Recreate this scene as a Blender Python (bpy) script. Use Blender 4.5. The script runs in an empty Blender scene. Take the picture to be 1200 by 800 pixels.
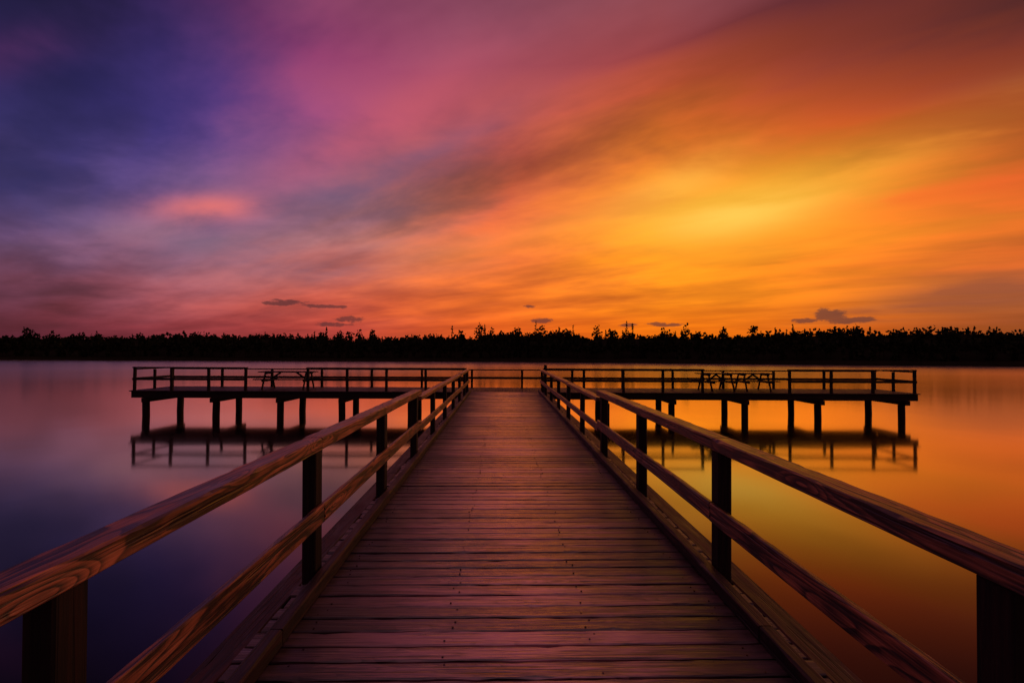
import bpy, math, random, bmesh
import numpy as np
from mathutils import Vector, Matrix, Euler
random.seed(7); np.random.seed(7)
sc = bpy.context.scene
sc.view_settings.view_transform='Standard'; sc.view_settings.look='None'; sc.view_settings.exposure=0
F=600.0; VX,VY=588.0,411.0
def lin(c):
    return tuple(((v/255)/12.92 if v/255<=0.04045 else ((v/255+0.055)/1.055)**2.4) for v in c)

# ---------------- node helper ----------------
class NT:
    def __init__(s,nt): s.nt=nt; s.n=nt.nodes; s.l=nt.links
    def put(s,sock,v):
        if isinstance(v,bpy.types.NodeSocket): s.l.new(v,sock)
        elif v is not None: sock.default_value=v
    def m(s,op,a,b=None,c=None,clamp=False):
        n=s.n.new('ShaderNodeMath'); n.operation=op; n.use_clamp=clamp
        s.put(n.inputs[0],a)
        if b is not None: s.put(n.inputs[1],b)
        if c is not None: s.put(n.inputs[2],c)
        return n.outputs[0]
    def mr(s,v,a,b,c=0.0,d=1.0,smooth=False):
        n=s.n.new('ShaderNodeMapRange'); n.clamp=True
        if smooth: n.interpolation_type='SMOOTHSTEP'
        for i,x in enumerate((v,a,b,c,d)): s.put(n.inputs[i],x)
        return n.outputs[0]
    def mix(s,f,a,b,mode='MIX'):
        n=s.n.new('ShaderNodeMix'); n.data_type='RGBA'; n.blend_type=mode
        s.put(n.inputs[0],f)
        for i,x in ((6,a),(7,b)):
            if isinstance(x,tuple): x=(x[0],x[1],x[2],1)
            s.put(n.inputs[i],x)
        return n.outputs[2]
    def xyz(s,x,y,z):
        n=s.n.new('ShaderNodeCombineXYZ')
        for i,v in enumerate((x,y,z)): s.put(n.inputs[i],v)
        return n.outputs[0]
    def sep(s,v):
        n=s.n.new('ShaderNodeSeparateXYZ'); s.put(n.inputs[0],v); return n.outputs
    def noise(s,vec,scale,detail=3,rough=0.5,dist=0.0):
        n=s.n.new('ShaderNodeTexNoise'); s.put(n.inputs['Vector'],vec)
        n.inputs['Scale'].default_value=scale; n.inputs['Detail'].default_value=detail
        n.inputs['Roughness'].default_value=rough; n.inputs['Distortion'].default_value=dist
        return n.outputs[0]
    def voro(s,vec,scale):
        n=s.n.new('ShaderNodeTexVoronoi'); s.put(n.inputs['Vector'],vec); n.inputs['Scale'].default_value=scale
        return n.outputs['Distance']
    def vmul(s,v,k):
        n=s.n.new('ShaderNodeVectorMath'); n.operation='MULTIPLY'; s.put(n.inputs[0],v); n.inputs[1].default_value=k
        return n.outputs[0]
    def ramp(s,f,stops,interp='LINEAR'):
        n=s.n.new('ShaderNodeValToRGB'); s.put(n.inputs[0],f); e=n.color_ramp.elements
        n.color_ramp.interpolation=interp
        while len(e)<len(stops): e.new(0.5)
        for i,(p,c) in enumerate(stops):
            e[i].position=p; e[i].color=(c[0],c[1],c[2],1)
        return n.outputs[0]

# ---------------- sky ----------------
gx=[0,200,400,600,800,1000,1200]
gy=[405,385,340,290,230,150,80,0]
G=[
[(74,28,44),(120,40,50),(162,56,48),(215,82,26),(235,105,12),(205,82,16),(112,42,28)],
[(86,34,52),(134,48,60),(182,64,56),(230,95,28),(243,118,12),(215,92,18),(128,50,32)],
[(96,50,76),(160,84,98),(220,98,74),(240,116,36),(250,142,10),(240,126,16),(150,70,45)],
[(88,60,98),(142,98,120),(182,112,106),(238,112,46),(252,148,12),(240,122,14),(204,90,22)],
[(60,50,108),(108,80,124),(132,94,120),(220,98,64),(254,158,22),(248,146,20),(216,92,20)],
[(44,38,96),(72,54,124),(146,74,114),(186,82,78),(240,108,38),(224,94,22),(206,82,22)],
[(34,28,82),(62,46,116),(152,66,106),(158,74,86),(182,72,54),(156,62,40),(146,54,34)],
[(34,24,66),(72,38,92),(114,44,84),(106,46,72),(110,46,56),(94,36,40),(66,24,28)],
]
def sample(x,y):
    x=min(max(x,0),1200); y=min(max(y,0),405)
    j=0
    while j<len(gx)-2 and x>gx[j+1]: j+=1
    i=0
    while i<len(gy)-2 and y<gy[i+1]: i+=1
    u=(x-gx[j])/(gx[j+1]-gx[j]); v=(gy[i]-y)/(gy[i]-gy[i+1])
    out=[]
    for k in range(3):
        a=G[i][j][k]*(1-u)+G[i][j+1][k]*u; b=G[i+1][j][k]*(1-u)+G[i+1][j+1][k]*u
        out.append(a*(1-v)+b*v)
    return lin(out)
rows=[0,2.5,5,8,11.5,15.5,20,25,31,40,90]
azs=[-180,-110,-70,-56,-48,-42,-36,-30,-24,-18,-12,-6,0,6,12,18,24,30,36,42,48,56,70,110,180]
ZEN=(0.27,0.115,0.145)
def skycol(az,el):
    aa=max(-50,min(50,az)); t=math.tan(math.radians(aa)); x=VX+F*t
    y=VY-math.tan(math.radians(min(el,40)))*F*math.sqrt(1+t*t)
    c=Vector(sample(x,y))
    if abs(az)>50:
        f=min(1,(abs(az)-50)/70); back=Vector((0.11,0.045,0.07)); c=c.lerp(back,f)
    if el>=40: c=c.lerp(Vector(ZEN),{40:0.35,90:1.0}[el])
    return tuple(c)
w=bpy.data.worlds.new("World"); sc.world=w; w.use_nodes=True
w.node_tree.nodes.clear(); N=NT(w.node_tree)
tc=N.n.new('ShaderNodeTexCoord'); D=tc.outputs['Generated']
dx,dy,dz=N.sep(D)
az=N.m('MULTIPLY',N.m('ARCTAN2',dx,dy),180/math.pi)
el=N.m('MULTIPLY',N.m('ARCSINE',dz),180/math.pi)
zz=N.m('ADD',N.m('MAXIMUM',dz,0.0),0.09)
px=N.m('DIVIDE',dx,zz); py=N.m('DIVIDE',dy,zz)
a0=math.radians(-50); sx,sy=math.sin(a0),math.cos(a0)
u=N.m('ADD',N.m('MULTIPLY',px,sx),N.m('MULTIPLY',py,sy))
v=N.m('ADD',N.m('MULTIPLY',px,sy),N.m('MULTIPLY',py,-sx))
P1=N.xyz(N.m('MULTIPLY',u,0.40),v,0.0)
n1=N.noise(P1,0.8,2,0.5,0.0)
P2=N.xyz(N.m('MULTIPLY',u,0.26),v,3.7)
n2=N.noise(P2,1.25,4,0.52,0.15)
P3=N.xyz(N.m('MULTIPLY',u,0.62),v,19.3)
n3=N.noise(P3,1.5,5,0.56,0.2)
el2=N.m('MAXIMUM',el,0.0)
wamp=N.mr(el2,0.0,14.0,0.15,1.0)
azw=N.m('ADD',az,N.m('MULTIPLY',wamp,N.m('ADD',N.m('MULTIPLY',N.m('SUBTRACT',n1,0.5),26.0),N.m('MULTIPLY',N.m('SUBTRACT',n3,0.5),26.0))))
elw=N.m('ADD',el2,N.m('MULTIPLY',wamp,N.m('ADD',N.m('MULTIPLY',N.m('SUBTRACT',n2,0.5),13.0),N.m('MULTIPLY',N.m('SUBTRACT',n3,0.5),6.0))))
tf=N.m('ADD',N.m('DIVIDE',azw,360.0),0.5)
col=None
for i,e in enumerate(rows):
    r=N.ramp(tf,[((a+180)/360,skycol(a,e)) for a in azs])
    col=r if col is None else N.mix(N.mr(elw,float(rows[i-1]),float(e)),col,r)
# streak brightness
st=N.m('ADD',N.m('MULTIPLY',N.m('SUBTRACT',n2,0.5),1.5),N.m('MULTIPLY',N.m('SUBTRACT',N.mr(n3,0.30,0.70,0.0,1.0,True),0.5),0.6))
st=N.m('MULTIPLY',st,N.m('MULTIPLY',N.mr(el2,1.0,12.0,0.3,1.0),N.mr(az,-45.0,-5.0,0.75,1.0)))
st=N.m('MAXIMUM',N.m('ADD',0.99,st),0.45)
stc=N.xyz(st,st,st)
col=N.mix(1.0,col,stc,'MULTIPLY')
def blob(a,e,wa,we,tilt=0.0):
    A0=N.m('SUBTRACT',az,a); B0=N.m('SUBTRACT',el,e)
    if tilt: B0=N.m('SUBTRACT',B0,N.m('MULTIPLY',A0,tilt))
    A=N.m('DIVIDE',A0,wa); B=N.m('DIVIDE',B0,we)
    return N.m('ADD',N.m('MULTIPLY',A,A),N.m('MULTIPLY',B,B))
def pix(x,y):
    t=(x-VX)/F; return math.degrees(math.atan(t)), math.degrees(math.atan((VY-y)/F/math.sqrt(1+t*t)))
wisp=N.mr(n3,0.36,0.64,0.10,1.0,True)
wisp2=N.mr(n2,0.36,0.62,0.15,1.0,True)
warp=N.m('MULTIPLY',N.m('SUBTRACT',n3,0.5),3.0)
def cloud(x,y,wa,we,tilt,color,amt,mask):
    global col
    a,e=pix(x,y)
    k=N.m('EXPONENT',N.m('MULTIPLY',N.m('ADD',blob(a,e,wa,we,tilt),warp),-1.0))
    k=N.m('MULTIPLY',N.m('MULTIPLY',N.m('MINIMUM',k,1.0),amt),mask)
    col=N.mix(k,col,color)
cloud(460,205,11,2.4,0.42,lin((112,86,118)),0.75,wisp2)
cloud(440,150,13,2.6,0.62,lin((204,90,108)),0.6,wisp)
cloud(250,246,4.5,1.2,0.15,lin((232,116,112)),1.2,wisp)
cloud(300,300,10,1.6,-0.1,lin((126,100,124)),0.5,wisp2)
cloud(130,100,12,3.0,0.15,lin((58,44,116)),0.5,wisp2)
cloud(25,65,4,1.8,0.5,lin((120,50,98)),0.4,wisp)
cloud(950,205,19,2.0,0.16,(1.0,0.40,0.03),0.8,wisp)
cloud(700,245,13,1.8,0.25,(0.98,0.30,0.035),0.6,wisp2)
cloud(860,248,11,3.0,0.08,(1.0,0.50,0.035),0.7,1.0)
cloud(865,250,7,1.7,0.08,(1.0,0.66,0.10),0.95,wisp)
cloud(800,210,6,2.2,0.3,(1.0,0.58,0.07),0.6,wisp)
cloud(1130,345,9,1.6,0.12,lin((134,62,50)),0.7,wisp2)
cloud(960,80,20,3.0,0.22,lin((136,52,42)),0.5,wisp2)
# small low dark clouds
fn=N.noise(N.xyz(N.m('MULTIPLY',az,0.7),N.m('MULTIPLY',el,1.6),0.0),1.3,4,0.65)
fn=N.m('MULTIPLY',N.m('SUBTRACT',fn,0.5),4.2)
msk=None
for (x,y,hw,hh) in [(335,356,22,3.4),(378,360,26,2.2),(412,375,16,4.0),(390,381,18,2.5),(978,367,15,7),(1002,373,24,3.4),(948,374,11,3),(634,375,14,3.2),(738,380,12,2),(782,379,20,2.6),(620,359,7,1.8)]:
    a,e=pix(x,y)
    b=blob(a,e,hw/F*57.3,hh/F*57.3)
    k=N.mr(N.m('ADD',b,fn),1.25,0.35,0.0,1.0,True)
    msk=k if msk is None else N.m('MAXIMUM',msk,k)
col=N.mix(N.m('MULTIPLY',msk,0.75),col,lin((80,40,48)))
sky=N.n.new('ShaderNodeTexSky'); sky.sky_type='NISHITA'; sky.sun_disc=False
sky.sun_elevation=math.radians(2); sky.sun_rotation=math.radians(68)
addn=N.mix(0.008,col,sky.outputs[0],'ADD')
bg=N.n.new('ShaderNodeBackground'); N.l.new(addn,bg.inputs[0]); bg.inputs[1].default_value=1.0
wo=N.n.new('ShaderNodeOutputWorld'); N.l.new(bg.outputs[0],wo.inputs[0])
w.cycles.sampling_method='MANUAL'; w.cycles.sample_map_resolution=256

# sun lamp: last soft light, low on the right outside the view
sd=bpy.data.lights.new("sun",'SUN'); sd.energy=0.4; sd.angle=math.radians(14); sd.color=(1.0,0.50,0.30)
so=bpy.data.objects.new("sun",sd); sc.collection.objects.link(so)
ta=math.radians(68); te=math.radians(9)
dirv=Vector((math.sin(ta)*math.cos(te),math.cos(ta)*math.cos(te),math.sin(te)))
so.rotation_euler=dirv.to_track_quat('Z','Y').to_euler()

# ---------------- materials ----------------
def newmat(name):
    m=bpy.data.materials.new(name); m.use_nodes=True; m.node_tree.nodes.clear()
    T=NT(m.node_tree); o=T.n.new('ShaderNodeOutputMaterial'); p=T.n.new('ShaderNodeBsdfPrincipled')
    T.l.new(p.outputs[0],o.inputs[0]); return m,T,p,o
def wood(name,dark,light,r0,r1,ringN=9.0,knots=True,bump=0.5,contrast=1.0,spec=0.5,var=0.5,damp_sheen=False,off=0.12,grain=1.0):
    m,T,p,o=newmat(name)
    at=T.n.new('ShaderNodeAttribute'); at.attribute_name='gc'; gc=at.outputs['Vector']
    ar=T.n.new('ShaderNodeAttribute'); ar.attribute_name='rnd'; rnd=ar.outputs['Fac']
    base=T.noise(T.vmul(gc,(0.55,5.0,5.0)),1.0,1.5,0.4,0.25)
    val=T.m('MULTIPLY',base,ringN)
    if knots:
        kv=T.voro(T.vmul(gc,(1.5,6.5,6.5)),1.0)
        kn=T.mr(kv,0.05,0.42,1.0,0.0,True)
        val=T.m('ADD',val,T.m('MULTIPLY',kn,2.6))
    fr=T.m('FRACT',val)
    ring=T.m('MULTIPLY',T.m('POWER',fr,1.8),T.mr(fr,0.88,1.0,1.0,0.0))
    fib=T.noise(T.vmul(gc,(2.2,70.0,70.0)),1.0,3,0.65)
    blot=T.noise(T.vmul(gc,(1.6,5.0,5.0)),1.6,3,0.6)
    strk=T.noise(T.vmul(gc,(1.3,26.0,26.0)),1.0,3,0.6)
    f=T.m('ADD',T.m('MULTIPLY',ring,-0.7*contrast),T.m('MULTIPLY',T.m('SUBTRACT',fib,0.5),2.0*grain))
    f=T.m('ADD',f,T.m('MULTIPLY',T.m('SUBTRACT',strk,0.5),2.2*grain))
    f=T.m('ADD',f,T.m('MULTIPLY',T.m('SUBTRACT',blot,0.5),1.7))
    f=T.m('ADD',f,T.m('MULTIPLY',T.m('SUBTRACT',rnd,0.5),var))
    f=T.m('ADD',f,0.45+off,clamp=True)
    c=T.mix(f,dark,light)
    crack=T.mr(T.noise(T.vmul(gc,(0.8,42.0,42.0)),1.0,1,0.5),0.61,0.68,0.0,1.0,True)
    c=T.mix(T.m('MULTIPLY',crack,0.9),c,(0.006,0.003,0.003))
    if knots: c=T.mix(T.mr(kv,0.04,0.14,0.9,0.0,True),c,(0.015,0.006,0.004))
    rr=T.mr(T.m('ADD',T.m('MULTIPLY',blot,0.5),T.m('MULTIPLY',strk,0.5)),0.35,0.65,r0,r1)
    if damp_sheen:
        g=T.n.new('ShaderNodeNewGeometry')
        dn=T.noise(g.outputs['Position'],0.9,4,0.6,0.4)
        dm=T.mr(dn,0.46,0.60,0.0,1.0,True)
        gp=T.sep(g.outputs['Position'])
        # middle paler and smoother, sides darker: sky sheen painted into the colour
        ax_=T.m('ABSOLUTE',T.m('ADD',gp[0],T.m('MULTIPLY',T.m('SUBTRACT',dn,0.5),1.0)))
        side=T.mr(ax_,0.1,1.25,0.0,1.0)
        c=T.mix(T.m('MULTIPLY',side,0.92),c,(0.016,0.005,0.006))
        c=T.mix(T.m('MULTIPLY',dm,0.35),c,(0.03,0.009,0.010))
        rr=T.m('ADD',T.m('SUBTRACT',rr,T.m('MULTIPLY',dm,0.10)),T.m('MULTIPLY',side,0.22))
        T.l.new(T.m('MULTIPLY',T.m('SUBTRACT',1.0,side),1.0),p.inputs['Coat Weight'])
        p.inputs['Coat Roughness'].default_value=0.14; p.inputs['Coat IOR'].default_value=1.8
    T.l.new(c,p.inputs['Base Color']); T.l.new(rr,p.inputs['Roughness'])
    p.inputs['Specular IOR Level'].default_value=spec
    h=T.m('SUBTRACT',T.m('ADD',T.m('MULTIPLY',fib,0.7),T.m('MULTIPLY',strk,1.0)),crack)
    h=T.m('ADD',h,T.m('MULTIPLY',blot,0.8))
    b=T.n.new('ShaderNodeBump'); b.inputs['Strength'].default_value=bump; b.inputs['Distance'].default_value=0.006
    T.l.new(h,b.inputs['Height']); T.l.new(b.outputs[0],p.inputs['Normal'])
    if damp_sheen: T.l.new(b.outputs[0],p.inputs['Coat Normal'])
    return m
M_rail=wood('weathered_rail_wood',(0.018,0.005,0.003),(0.48,0.145,0.066),0.3,0.55,ringN=17,bump=0.9,contrast=1.3,var=0.15,off=0.03,spec=0.6,grain=0.9)
M_deck=wood('deck_board_wood',(0.022,0.005,0.007),(0.78,0.33,0.37),0.2,0.5,ringN=11,bump=0.9,contrast=0.7,spec=0.9,var=1.3,damp_sheen=True,off=0.0,grain=1.3)
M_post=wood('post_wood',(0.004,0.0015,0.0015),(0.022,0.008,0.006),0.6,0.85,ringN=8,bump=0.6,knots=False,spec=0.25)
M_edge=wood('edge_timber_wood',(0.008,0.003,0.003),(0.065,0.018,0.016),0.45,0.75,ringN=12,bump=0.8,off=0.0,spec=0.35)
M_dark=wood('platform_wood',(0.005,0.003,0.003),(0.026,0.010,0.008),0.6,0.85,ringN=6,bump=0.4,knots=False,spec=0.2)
mn,T,p,o=newmat('nail_steel'); p.inputs['Base Color'].default_value=(0.04,0.025,0.025,1); p.inputs['Metallic'].default_value=0.8; p.inputs['Roughness'].default_value=0.35
M_nail=mn
# water
mw,T,p,o=newmat('lake_water_surface')
T.n.remove(p)
geo=T.n.new('ShaderNodeNewGeometry'); P=geo.outputs['Position']
wx,wy,wz=T.sep(P)
dist=T.m('SQRT',T.m('ADD',T.m('MULTIPLY',wx,wx),T.m('MULTIPLY',wy,wy)))
rip=T.noise(P,0.35,2,0.5)
bp=T.n.new('ShaderNodeBump'); bp.inputs['Strength'].default_value=0.2; bp.inputs['Distance'].default_value=0.02
T.l.new(rip,bp.inputs['Height'])
rough=T.mr(dist,18.0,100.0,0.075,0.23)
rough=T.m('ADD',rough,T.m('MULTIPLY',T.m('SUBTRACT',T.noise(T.vmul(P,(0.3,1.0,1)),0.05,2,0.5),0.5),0.06))
gl=T.n.new('ShaderNodeBsdfGlossy'); T.l.new(rough,gl.inputs['Roughness']); T.l.new(bp.outputs[0],gl.inputs['Normal'])
gl.inputs['Color'].default_value=(0.97,0.84,0.68,1)
df=T.n.new('ShaderNodeBsdfDiffuse'); df.inputs['Color'].default_value=(0.006,0.003,0.004,1)
fr=T.n.new('ShaderNodeFresnel'); fr.inputs['IOR'].default_value=1.33
fac=T.m('MULTIPLY',T.m('POWER',fr.outputs[0],1.15),2.3,clamp=True)
mx=T.n.new('ShaderNodeMixShader'); T.l.new(fac,mx.inputs[0]); T.l.new(df.outputs[0],mx.inputs[1]); T.l.new(gl.outputs[0],mx.inputs[2])
T.l.new(mx.outputs[0],o.inputs[0])
M_water=mw
mt,T,p,o=newmat('foliage_dark')
g=T.n.new('ShaderNodeNewGeometry'); nn=T.noise(g.outputs['Position'],0.6,1,0.5)
T.l.new(T.mix(nn,(0.008,0.010,0.005),(0.035,0.038,0.018)),p.inputs['Base Color']); p.inputs['Roughness'].default_value=1
p.inputs['Specular IOR Level'].default_value=0.0
M_tree=mt
ms,T,p,o=newmat('shore_ground')
g=T.n.new('ShaderNodeNewGeometry'); nn=T.noise(g.outputs['Position'],0.3,2,0.5)
T.l.new(T.mix(nn,(0.010,0.010,0.006),(0.03,0.026,0.016)),p.inputs['Base Color']); p.inputs['Roughness'].default_value=1.0
p.inputs['Specular IOR Level'].default_value=0.0
M_shore=ms

# ---------------- geometry builder ----------------
class Build:
    def __init__(s): s.v=[]; s.f=[]; s.gc=[]; s.r=[]
    def box(s,c,d,rot=None,ax=0,b=0.006,rnd=None):
        h=[x/2 for x in d]; b=min(b,min(h)*0.45)
        off=(random.uniform(0,40),random.uniform(0,40),random.uniform(0,40))
        r=random.random() if rnd is None else rnd
        R=rot if rot is not None else Matrix.Identity(3)
        C=Vector(c); idx={}
        for sx_ in (-1,1):
            for sy_ in (-1,1):
                for sz_ in (-1,1):
                    for k in range(3):
                        l=[sx_*(h[0]-b),sy_*(h[1]-b),sz_*(h[2]-b)]
                        sg=(sx_,sy_,sz_)[k]; l[k]=sg*h[k]
                        idx[(sx_,sy_,sz_,k)]=len(s.v)
                        s.v.append(tuple(C+R@Vector(l)))
                        o_=[a for a in range(3) if a!=ax]
                        s.gc.append((l[ax]+off[0],l[o_[0]]+off[1],l[o_[1]]+off[2])); s.r.append(r)
        def key(k,a,b_,cc):
            t=[0,0,0]; o_=[q for q in range(3) if q!=k]; t[k]=a; t[o_[0]]=b_; t[o_[1]]=cc; return tuple(t)
        for k in range(3):
            for sg in (-1,1):
                q=[idx[key(k,sg,p_,q_)+(k,)] for p_,q_ in ((-1,-1),(1,-1),(1,1),(-1,1))]
                s.addf(q,C)
        for k in range(3):
            o_=[q for q in range(3) if q!=k]
            for p_ in (-1,1):
                for q_ in (-1,1):
                    A=key(k,-1,p_,q_); B=key(k,1,p_,q_)
                    s.addf([idx[A+(o_[0],)],idx[B+(o_[0],)],idx[B+(o_[1],)],idx[A+(o_[1],)]],C)
        for a in (-1,1):
            for b_ in (-1,1):
                for c_ in (-1,1): s.addf([idx[(a,b_,c_,k)] for k in range(3)],C)
    def addf(s,q,C):
        p=[Vector(s.v[i]) for i in q]; n=(p[1]-p[0]).cross(p[2]-p[0]); m=sum(p,Vector())/len(p)
        if n.dot(m-C)<0: q=q[::-1]
        s.f.append(q)
    def plank(s,c,d,rot=None,ax=0,b=0.007,step=0.12,jit=0.0025,chip=0.0):
        """timber with worn, slightly wavy arrises; ax = 0 or 1 is the length axis"""
        R=rot if rot is not None else Matrix.Identity(3); C=Vector(c)
        L=d[ax]; W=d[1-ax]; H=d[2]; n=max(2,int(L/step)); base=len(s.v)
        off=(random.uniform(0,40),random.uniform(0,40),random.uniform(0,40)); r=random.random()
        wl=wr=0.0
        for k in range(n+1):
            t=-L/2+L*k/n
            wl=wl*0.6+random.uniform(-jit,jit); wr=wr*0.6+random.uniform(-jit,jit)
            bl=b*random.uniform(0.6,1.7); br=b*random.uniform(0.6,1.7)
            if random.random()<chip: bl+=random.uniform(0.004,0.014)
            if random.random()<chip: br+=random.uniform(0.004,0.014)
            hl=bl*random.uniform(0.5,1.0); hr=br*random.uniform(0.5,1.0)
            A,Bq=-W/2+wl,W/2+wr
            pts=[(A,-H/2+b*.5),(A+b*.5,-H/2),(Bq-b*.5,-H/2),(Bq,-H/2+b*.5),(Bq,H/2-hr),(Bq-br,H/2),(A+bl,H/2),(A,H/2-hl)]
            for (q,z) in pts:
                l=(t,q,z) if ax==0 else (q,t,z)
                s.v.append(tuple(C+R@Vector(l))); s.gc.append((t+off[0],q+off[1],z+off[2])); s.r.append(r)
        fl=(ax==0)
        for k in range(n):
            for i in range(8):
                j=(i+1)%8; q=[base+k*8+i,base+k*8+j,base+(k+1)*8+j,base+(k+1)*8+i]
                s.f.append(q[::-1] if fl else q)
        e0=[base+i for i in range(8)]; e1=[base+n*8+i for i in range(8)]
        s.addf(e0,C); s.addf(e1,C)
    def cyl(s,x,y,z0,z1,r,n=12,lean=(0,0),jit=0.06,r2=None,segs=4):
        off=(random.uniform(0,40),random.uniform(0,40),random.uniform(0,40)); rr=random.random()
        r2=r if r2 is None else r2; base=len(s.v)
        js=[1+random.uniform(-jit,jit) for _ in range(n)]
        for k in range(segs+1):
            t=k/segs; z=z0+(z1-z0)*t; R=(r+(r2-r)*t)*(1+random.uniform(-0.02,0.02))
            for i in range(n):
                a=2*math.pi*i/n
                s.v.append((x+lean[0]*t+R*js[i]*math.cos(a),y+lean[1]*t+R*js[i]*math.sin(a),z))
                s.gc.append((z+off[0],R*math.cos(a)+off[1],R*math.sin(a)+off[2])); s.r.append(rr)
        for k in range(segs):
            for i in range(n):
                j=(i+1)%n
                s.f.append([base+k*n+i,base+k*n+j,base+(k+1)*n+j,base+(k+1)*n+i])
        s.f.append([base+segs*n+i for i in range(n)])
    def obj(s,name,mat,parent=None,fix=False):
        me=bpy.data.meshes.new(name); me.from_pydata(s.v,[],s.f)
        a=me.attributes.new('gc','FLOAT_VECTOR','POINT'); a.data.foreach_set('vector',np.array(s.gc,dtype=np.float32).ravel())
        a=me.attributes.new('rnd','FLOAT','POINT'); a.data.foreach_set('value',np.array(s.r,dtype=np.float32))
        me.materials.append(mat); me.update()
        if fix:
            bm=bmesh.new(); bm.from_mesh(me); bmesh.ops.recalc_face_normals(bm,faces=bm.faces); bm.to_mesh(me); bm.free()
        ob=bpy.data.objects.new(name,me); sc.collection.objects.link(ob)
        if parent: ob.parent=parent
        return ob
def empty(name,loc=(0,0,0),rz=0):
    e=bpy.data.objects.new(name,None); sc.collection.objects.link(e); e.location=loc; e.rotation_euler=(0,0,rz)
    e.empty_display_size=0.3; return e
def rz(a): return Matrix.Rotation(a,3,'Z')

DZ=1.1; RI=1.53
# ---- boardwalk ----
bw=empty('wooden_boardwalk')
B=Build(); NL=Build()
y=-1.6
while y<21.1:
    pitch=random.choice((0.142,0.148,0.152,0.160))
    wd=pitch-random.uniform(0.012,0.023)
    L=3.16+random.uniform(-0.02,0.02)
    rot=Euler((random.uniform(-0.035,0.035),random.uniform(-0.0015,0.0015),random.uniform(-0.0025,0.0025))).to_matrix()
    zc=DZ-0.02+random.uniform(-0.006,0.002)
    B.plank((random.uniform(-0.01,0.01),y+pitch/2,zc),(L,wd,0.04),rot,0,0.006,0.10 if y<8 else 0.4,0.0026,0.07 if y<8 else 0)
    if y<14:
        for nx in (-1.28,-0.44,0.42,1.27):
            for ny in (-0.035,0.035):
                if random.random()<0.4: continue
                jx=nx+random.uniform(-0.03,0.03); jy=y+pitch/2+ny+random.uniform(-0.012,0.012)
                NL.cyl(jx,jy,DZ-0.01,DZ+0.001+random.uniform(0,0.002),0.006,8,jit=0,segs=1)
    y+=pitch
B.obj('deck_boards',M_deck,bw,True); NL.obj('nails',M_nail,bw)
S=Build()
for xx in (-1.5,-0.8,0,0.8,1.5):
    for k in range(5):
        S.box((xx,-1.6+2.28+k*4.56,DZ-0.045-0.125),(0.06,4.54,0.24),None,1,0.005)
for yy in (0.7,5.1,9.5,13.9,18.3):
    S.box((0,yy,DZ-0.30-0.10),(3.5,0.16,0.19),None,0)
    for xx in (-1.45,1.45): S.cyl(xx,yy,-2.5,DZ-0.49,0.13)
S.obj('substructure',M_post,bw)
K=Build(); E_=Build()
for sx_ in (-1,1):
    y0=-1.4
    while y0<21:
        y1=min(y0+4.4,21.1)
        K.plank((sx_*(1.425),(y0+y1)/2,DZ+0.047+0.003),(0.085,y1-y0-0.008,0.094),rz(random.uniform(-0.001,0.001)),1,0.010,0.15,0.002,0.08)
        y0=y1
    y0=-2.6
    while y0<21:
        y1=min(y0+4.9,21.1)
        E_.plank((sx_*1.665,(y0+y1)/2,DZ-0.06),(0.145,y1-y0-0.01,0.10),rz(random.uniform(-0.001,0.001)),1,0.009,0.15,0.002,0.08)
        E_.box((sx_*1.772,(y0+y1)/2,DZ-0.16),(0.05,y1-y0-0.01,0.24),rz(random.uniform(-0.001,0.001)),1,0.008)
        y0=y1
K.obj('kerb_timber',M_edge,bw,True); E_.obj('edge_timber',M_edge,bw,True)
# ---- railings ----
posts_near=[-0.54,1.66,3.85,6.05,8.28]
posts_far=[10.5,12.7,14.9,17.1,19.3,21.0]
for sx_ in (-1,1):
    R=empty('wooden_railing')
    Pp=Build()
    for yy in posts_near: Pp.box((sx_*RI,yy,DZ+0.955/2-0.15),(0.10,0.135,0.955+0.3),Euler((random.uniform(-.006,.006),random.uniform(-.006,.006),random.uniform(-.03,.03))).to_matrix(),2,0.008)
    for yy in posts_far: Pp.box((sx_*RI,yy,DZ+0.86/2-0.15),(0.09,0.11,0.86+0.3),Euler((random.uniform(-.008,.008),random.uniform(-.008,.008),0)).to_matrix(),2,0.008)
    Pp.obj('posts',M_post,R)
    H=Build()
    for a,b in ((-1.5,3.85),(3.85,8.55)):
        H.plank((sx_*RI,(a+b)/2,DZ+1.05-0.045+random.uniform(-.003,.003)),(0.145,b-a-0.006,0.09),rz(random.uniform(-0.002,0.002)),1,0.010,0.09,0.0016,0.06)
    for a,b in ((8.56,12.7),(12.7,17.1),(17.1,21.1)):
        H.plank((sx_*RI,(a+b)/2,DZ+0.93-0.03+random.uniform(-.006,.006)),(0.14,b-a-0.008,0.065),rz(random.uniform(-0.003,0.003)),1,0.008,0.3,0.002)
    for a,b in ((-1.5,3.85),(3.85,8.4)):
        H.plank((sx_*(RI-0.05-0.022),(a+b)/2,DZ+0.50+random.uniform(-.004,.004)),(0.04,b-a-0.008,0.135),Euler((random.uniform(-.002,.002),0,0)).to_matrix(),1,0.006,0.12,0.0008,0.03)
    for a,b in ((8.41,12.7),(12.7,17.1),(17.1,21.1)):
        H.plank((sx_*(RI-0.045-0.022),(a+b)/2,DZ+0.45+random.uniform(-.006,.006)),(0.04,b-a-0.01,0.12),Euler((random.uniform(-.003,.003),0,0)).to_matrix(),1,0.006,0.4,0.001)
    H.obj('rails',M_rail,R,True)
    # carriage-bolt heads on the inside of the mid rail
    Bt=Build()
    for yy in posts_near+posts_far:
        for zz_ in (0.47,0.53):
            Bt.box((sx_*(RI-0.05-0.044),yy+random.uniform(-.015,.015),DZ+zz_-(0.05 if yy>9 else 0)),(0.008,0.016,0.016),None,2,0.003)
    Bt.obj('bolts',M_nail,R)

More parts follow.
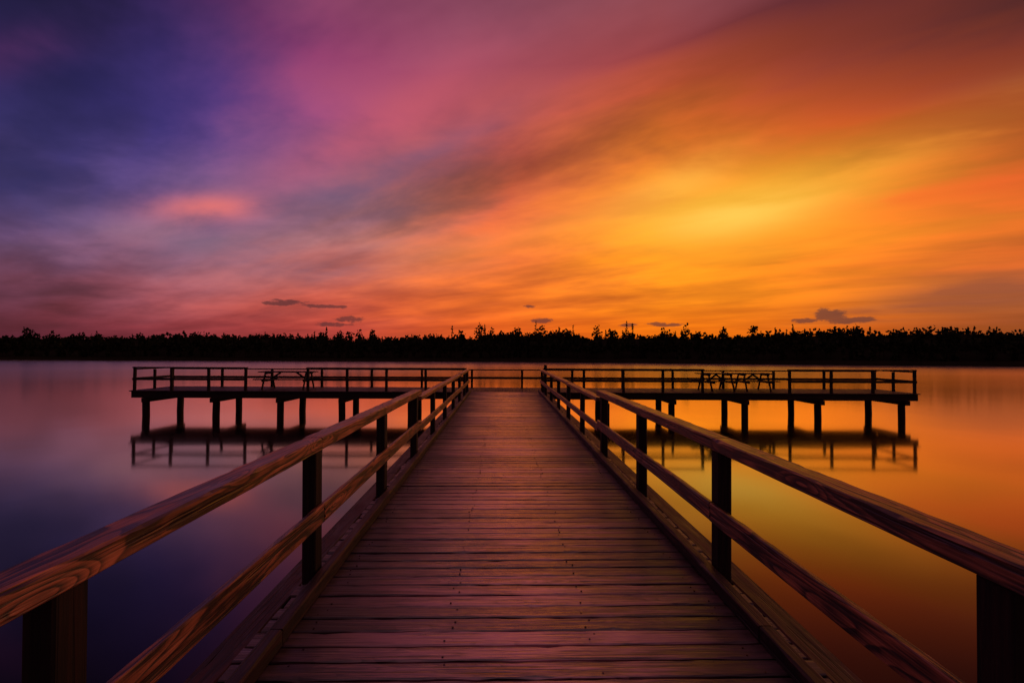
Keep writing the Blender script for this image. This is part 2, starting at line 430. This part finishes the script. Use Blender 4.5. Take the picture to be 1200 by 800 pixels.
# ---- fishing platform (T head) ----
fp=empty('fishing_platform',(0,21.25,0),math.radians(-1.5))
Bd=Build(); XL,XR=-15.6,17.1; DP=2.5
x=XL
while x<XR:
    Bd.box((x+0.072,DP/2+random.uniform(-.02,.02),DZ-0.02+random.uniform(-.003,.003)),(0.136,DP+0.12,0.04),None,1,0.005); x+=0.146
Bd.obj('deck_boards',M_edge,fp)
Sb=Build()
for yy in (0.03,DP-0.03):
    x=XL+0.05
    while x<XR-0.1:
        x1=min(x+4.8,XR-0.05); Sb.box(((x+x1)/2,yy,DZ-0.045-0.13),(x1-x-0.01,0.07,0.26),None,0); x=x1
for yy in (0.85,1.65): Sb.box(((XL+XR)/2,yy,DZ-0.045-0.12),(XR-XL-0.3,0.06,0.22),None,0)
for xx in (XL+0.02,XR-0.02): Sb.box((xx,DP/2,DZ-0.045-0.11),(0.06,DP-0.2,0.22),None,1)
pl=[-15.0,-12.15,-9.4,-6.8,-3.9,-1.4,1.4,4.2,7.0,10.0,13.1,16.6]
for xx in pl:
    Sb.box((xx,DP/2,DZ-0.31-0.09),(0.18,DP+0.1,0.18),None,1)
    for yy in (0.25,DP-0.3): Sb.cyl(xx+random.uniform(-.05,.05),yy,-2.5,DZ-0.49,0.135,12,(random.uniform(-.09,.09),0))
Sb.obj('substructure',M_dark,fp)
Rb=Build()
def fence(x0,x1,yy,h,sp,th=0.055,mid=(0.5,)):
    n=max(1,round((x1-x0)/sp)); 
    for i in range(n+1):
        X=x0+(x1-x0)*i/n
        Rb.box((X,yy,DZ+h/2-0.1),(0.10,0.09,h+0.14),Euler((0,random.uniform(-.015,.015),0)).to_matrix(),2)
    Rb.box(((x0+x1)/2,yy,DZ+h),(x1-x0+0.12,0.14,th),None,0)
    for mh in mid: Rb.box(((x0+x1)/2,yy-0.068,DZ+h*mh),(x1-x0+0.1,0.04,0.10),None,0)
fence(XL+0.15,-10.8,0.06,0.95,1.75)
fence(-8.2,-1.65,0.06,0.95,1.7)
fence(1.65,8.2,0.06,0.95,1.7)
fence(11.8,XR-0.15,0.06,0.95,1.75)
fence(XL+0.15,XR-0.15,DP-0.08,0.82,2.36,0.05,(0.55,))
def fy(xx,h):
    Rb.box((xx,DP/2,DZ+h),(0.13,DP-0.3,0.05),None,1); Rb.box((xx,DP/2,DZ+0.48),(0.04,DP-0.3,0.10),None,1)
    Rb.box((xx,DP/2,DZ+h/2-0.1),(0.09,0.09,h+0.12),None,2)
fy(XL+0.15,0.88); fy(XR-0.15,0.88)
Rb.box((1.68,-0.05,DZ+0.5),(0.12,0.12,1.25),None,2)
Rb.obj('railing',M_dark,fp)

def picnic(x,y,L,rot=0):
    E=empty('picnic_table',(x,y,DZ+0.004),rot)
    t=Build()
    for i in range(5): t.box((0,-0.3+i*0.15,0.74),(L,0.138,0.04),None,0)
    t.obj('table_top',M_dark,E)
    s=Build()
    for sg in (-1,1):
        for i in range(2): s.box((0,sg*(0.62+i*0.15),0.44),(L,0.138,0.04),None,0)
    s.obj('bench_seats',M_dark,E)
    l=Build()
    for xx in (-L/2+0.3,L/2-0.3):
        for sg in (-1,1):
            l.box((xx,sg*0.46,0.36),(0.045,0.09,0.80),Matrix.Rotation(sg*0.42,3,'X'),2)
        l.box((xx+0.05,0,0.38),(0.045,1.5,0.09),None,1)
        l.box((xx+0.05,0,0.69),(0.045,0.7,0.08),None,1)
        sgx=1 if xx<0 else -1
        l.box((xx+sgx*0.28,0,0.54),(0.62,0.05,0.07),Matrix.Rotation(-sgx*0.6,3,'Y'),0)
    l.obj('legs',M_dark,E)
picnic(-9.5,22.75,2.35); picnic(9.25,22.25,1.6,0.1); picnic(10.9,22.3,1.6,-0.06)

# ---- lake ----
me=bpy.data.meshes.new('lake_water'); me.from_pydata([(-3000,-600,0),(3000,-600,0),(3000,3000,0),(-3000,3000,0)],[],[(0,1,2,3)])
me.materials.append(M_water); ob=bpy.data.objects.new('lake_water',me); sc.collection.objects.link(ob)
# ---- far shore terrain ----
def sm(x,a,b):
    t=min(max((x-a)/(b-a),0),1); return t*t*(3-2*t)
def shore(x): 
    return 130-27*sm(x,-30,110)+1.2*math.sin(x*0.05)+0.6*math.sin(x*0.21+1)
def canopy(x):  # canopy top height above the water, m
    return 7.2+0.75*sm(x,-40,10)+0.5*sm(x,20,70)+0.45*math.sin(x*0.07+1)+0.45*math.sin(x*0.19)+0.3*math.sin(x*0.47)
xs=list(range(-900,901,3)); vs=[];fs=[]
prof=[(0,-0.6),(1.0,0.10),(5,0.13),(10,0.5),(15,0.74),(24,0.80),(60,0.80),(900,0.7)]
for i,x in enumerate(xs):
    s0=shore(x); cz=canopy(x)
    for (d,h) in prof:
        hh=(h*cz if d>0 else -0.6)
        vs.append((x*(1+d/900*1.2),s0+d,hh))
m_=len(prof)
for i in range(len(xs)-1):
    for j in range(m_-1): fs.append((i*m_+j,(i+1)*m_+j,(i+1)*m_+j+1,i*m_+j+1))
me=bpy.data.meshes.new('far_shore'); me.from_pydata(vs,[],fs); me.materials.append(M_shore)
ob=bpy.data.objects.new('far_shore',me); sc.collection.objects.link(ob)
# ---- distant treeline: one mesh of trunks, limbs and leaf clumps ----
V=[];Fc=[]
def tri(p,size):
    b=len(V); ph=random.uniform(0,6.28); tilt=random.uniform(-0.9,0.9)
    ax=(math.cos(ph),math.sin(ph),0); ay=(-math.sin(ph)*math.sin(tilt),math.cos(ph)*math.sin(tilt),math.cos(tilt))
    for k in range(5):
        an=2*math.pi*k/5+random.uniform(-.4,.4); r=size*random.uniform(0.5,1.0); c_,s_=math.cos(an)*r,math.sin(an)*r
        V.append((p[0]+ax[0]*c_+ay[0]*s_,p[1]+ax[1]*c_+ay[1]*s_,p[2]+ay[2]*s_))
    Fc.append((b,b+1,b+2,b+3,b+4))
def limb(p0,p1,r0,r1):
    b=len(V)
    for (p_,r) in ((p0,r0),(p1,r1)):
        for k in range(4):
            an=math.pi/2*k; V.append((p_[0]+r*math.cos(an),p_[1]+r*math.sin(an),p_[2]))
    for k in range(4): Fc.append((b+k,b+(k+1)%4,b+4+(k+1)%4,b+4+k))
def tree(x,y,z,h,kind,n,cs=1.0,wide=1.0):
    limb((x,y,z-0.5),(x,y,z+h*(0.97 if kind==0 else 0.85)),0.14,0.03)
    if kind==0:
        cw=wide*h*random.uniform(0.13,0.19); lo=random.uniform(0.1,0.3)
        for k in range(n):
            t=random.random()*0.97; zz_=z+h*(lo+(1-lo)*t); rr=cw*(1-t)**0.8*random.uniform(0.0,0.9); a=random.uniform(0,6.28)
            tri((x+rr*math.cos(a),y+rr*math.sin(a),zz_-rr*0.25),cs*random.uniform(0.32,0.6)*(1.1-0.6*t))
    else:
        rx=wide*h*random.uniform(0.16,0.24); cz0=z+h*0.66; rzz=h*0.32
        lobes=[(random.uniform(0,6.28),random.uniform(0.75,1.0)) for _ in range(5)]
        for k in range(n):
            a=random.uniform(0,6.28); ph=math.asin(random.uniform(-0.7,1.0)); rr=random.random()**0.5
            lf=1.0
            for (la,ls) in lobes:
                if math.cos(a-la)>0.75: lf=ls
            tri((x+rx*rr*lf*math.cos(a)*math.cos(ph),y+rx*rr*lf*math.sin(a)*math.cos(ph),cz0+rzz*rr*lf*math.sin(ph)),cs*random.uniform(0.3,0.58))
x=-300.0
while x<300:
    inview=-150<x<130
    grp=0.05*math.sin(x*0.9)+0.05*math.sin(x*0.37+2)
    for rowd,hm in ((4,0.62),(9,0.84),(15,0.97),(21,1.0)):
        X=x+random.uniform(-1,1); Y=shore(X)+rowd+random.uniform(-1.5,1.5)
        h=canopy(X)*hm*random.uniform(0.88,1.04)*(1+grp)
        kind=0 if random.random()<0.3 else 1
        tree(X,Y,0.3,h,kind,(76 if inview else 22))
    x+=random.uniform(0.9,1.4)*(1 if inview else 2)
# straggly emergent trees
for (pxx,top) in ((42,382),(48,385),(70,387),(105,388),(384,382),(400,386),(410,385),(422,384),(437,383),(530,381),(541,385),(562,374),(568,379),(576,382),(588,385),(606,380),(628,375),(634,378),(655,382),(672,379),(700,378),(735,375),(742,377),(805,377),(850,380),(885,378),(1010,377),(1120,378)):
    t=(pxx-VX)/F; Y=125
    for _ in range(4): Y=shore(t*Y)+12
    X=t*Y-0.13; z=2.8+(VY-top+(pxx-VX)*0.0035)/F*Y
    tree(X,Y,1.0,z-1.0,1 if random.random()<0.5 else 0,90,0.85,0.85)
me=bpy.data.meshes.new('distant_treeline'); me.from_pydata(V,[],Fc); me.materials.append(M_tree)
ob=bpy.data.objects.new('distant_treeline',me); sc.collection.objects.link(ob)

# ---- camera ----
cd=bpy.data.cameras.new('camera'); cd.lens=18; cd.sensor_width=36; cd.clip_end=6000; cd.clip_start=0.05
cam=bpy.data.objects.new('camera',cd); sc.collection.objects.link(cam)
yaw=math.atan(12/600); pit=math.atan(11/600); roll=math.radians(0.22)
Rm=Matrix.Rotation(-yaw,4,'Z')@Matrix.Rotation(math.pi/2+pit,4,'X')@Matrix.Rotation(roll,4,'Z')
cam.matrix_world=Matrix.Translation((-0.13,0,DZ+1.7))@Rm
sc.camera=cam
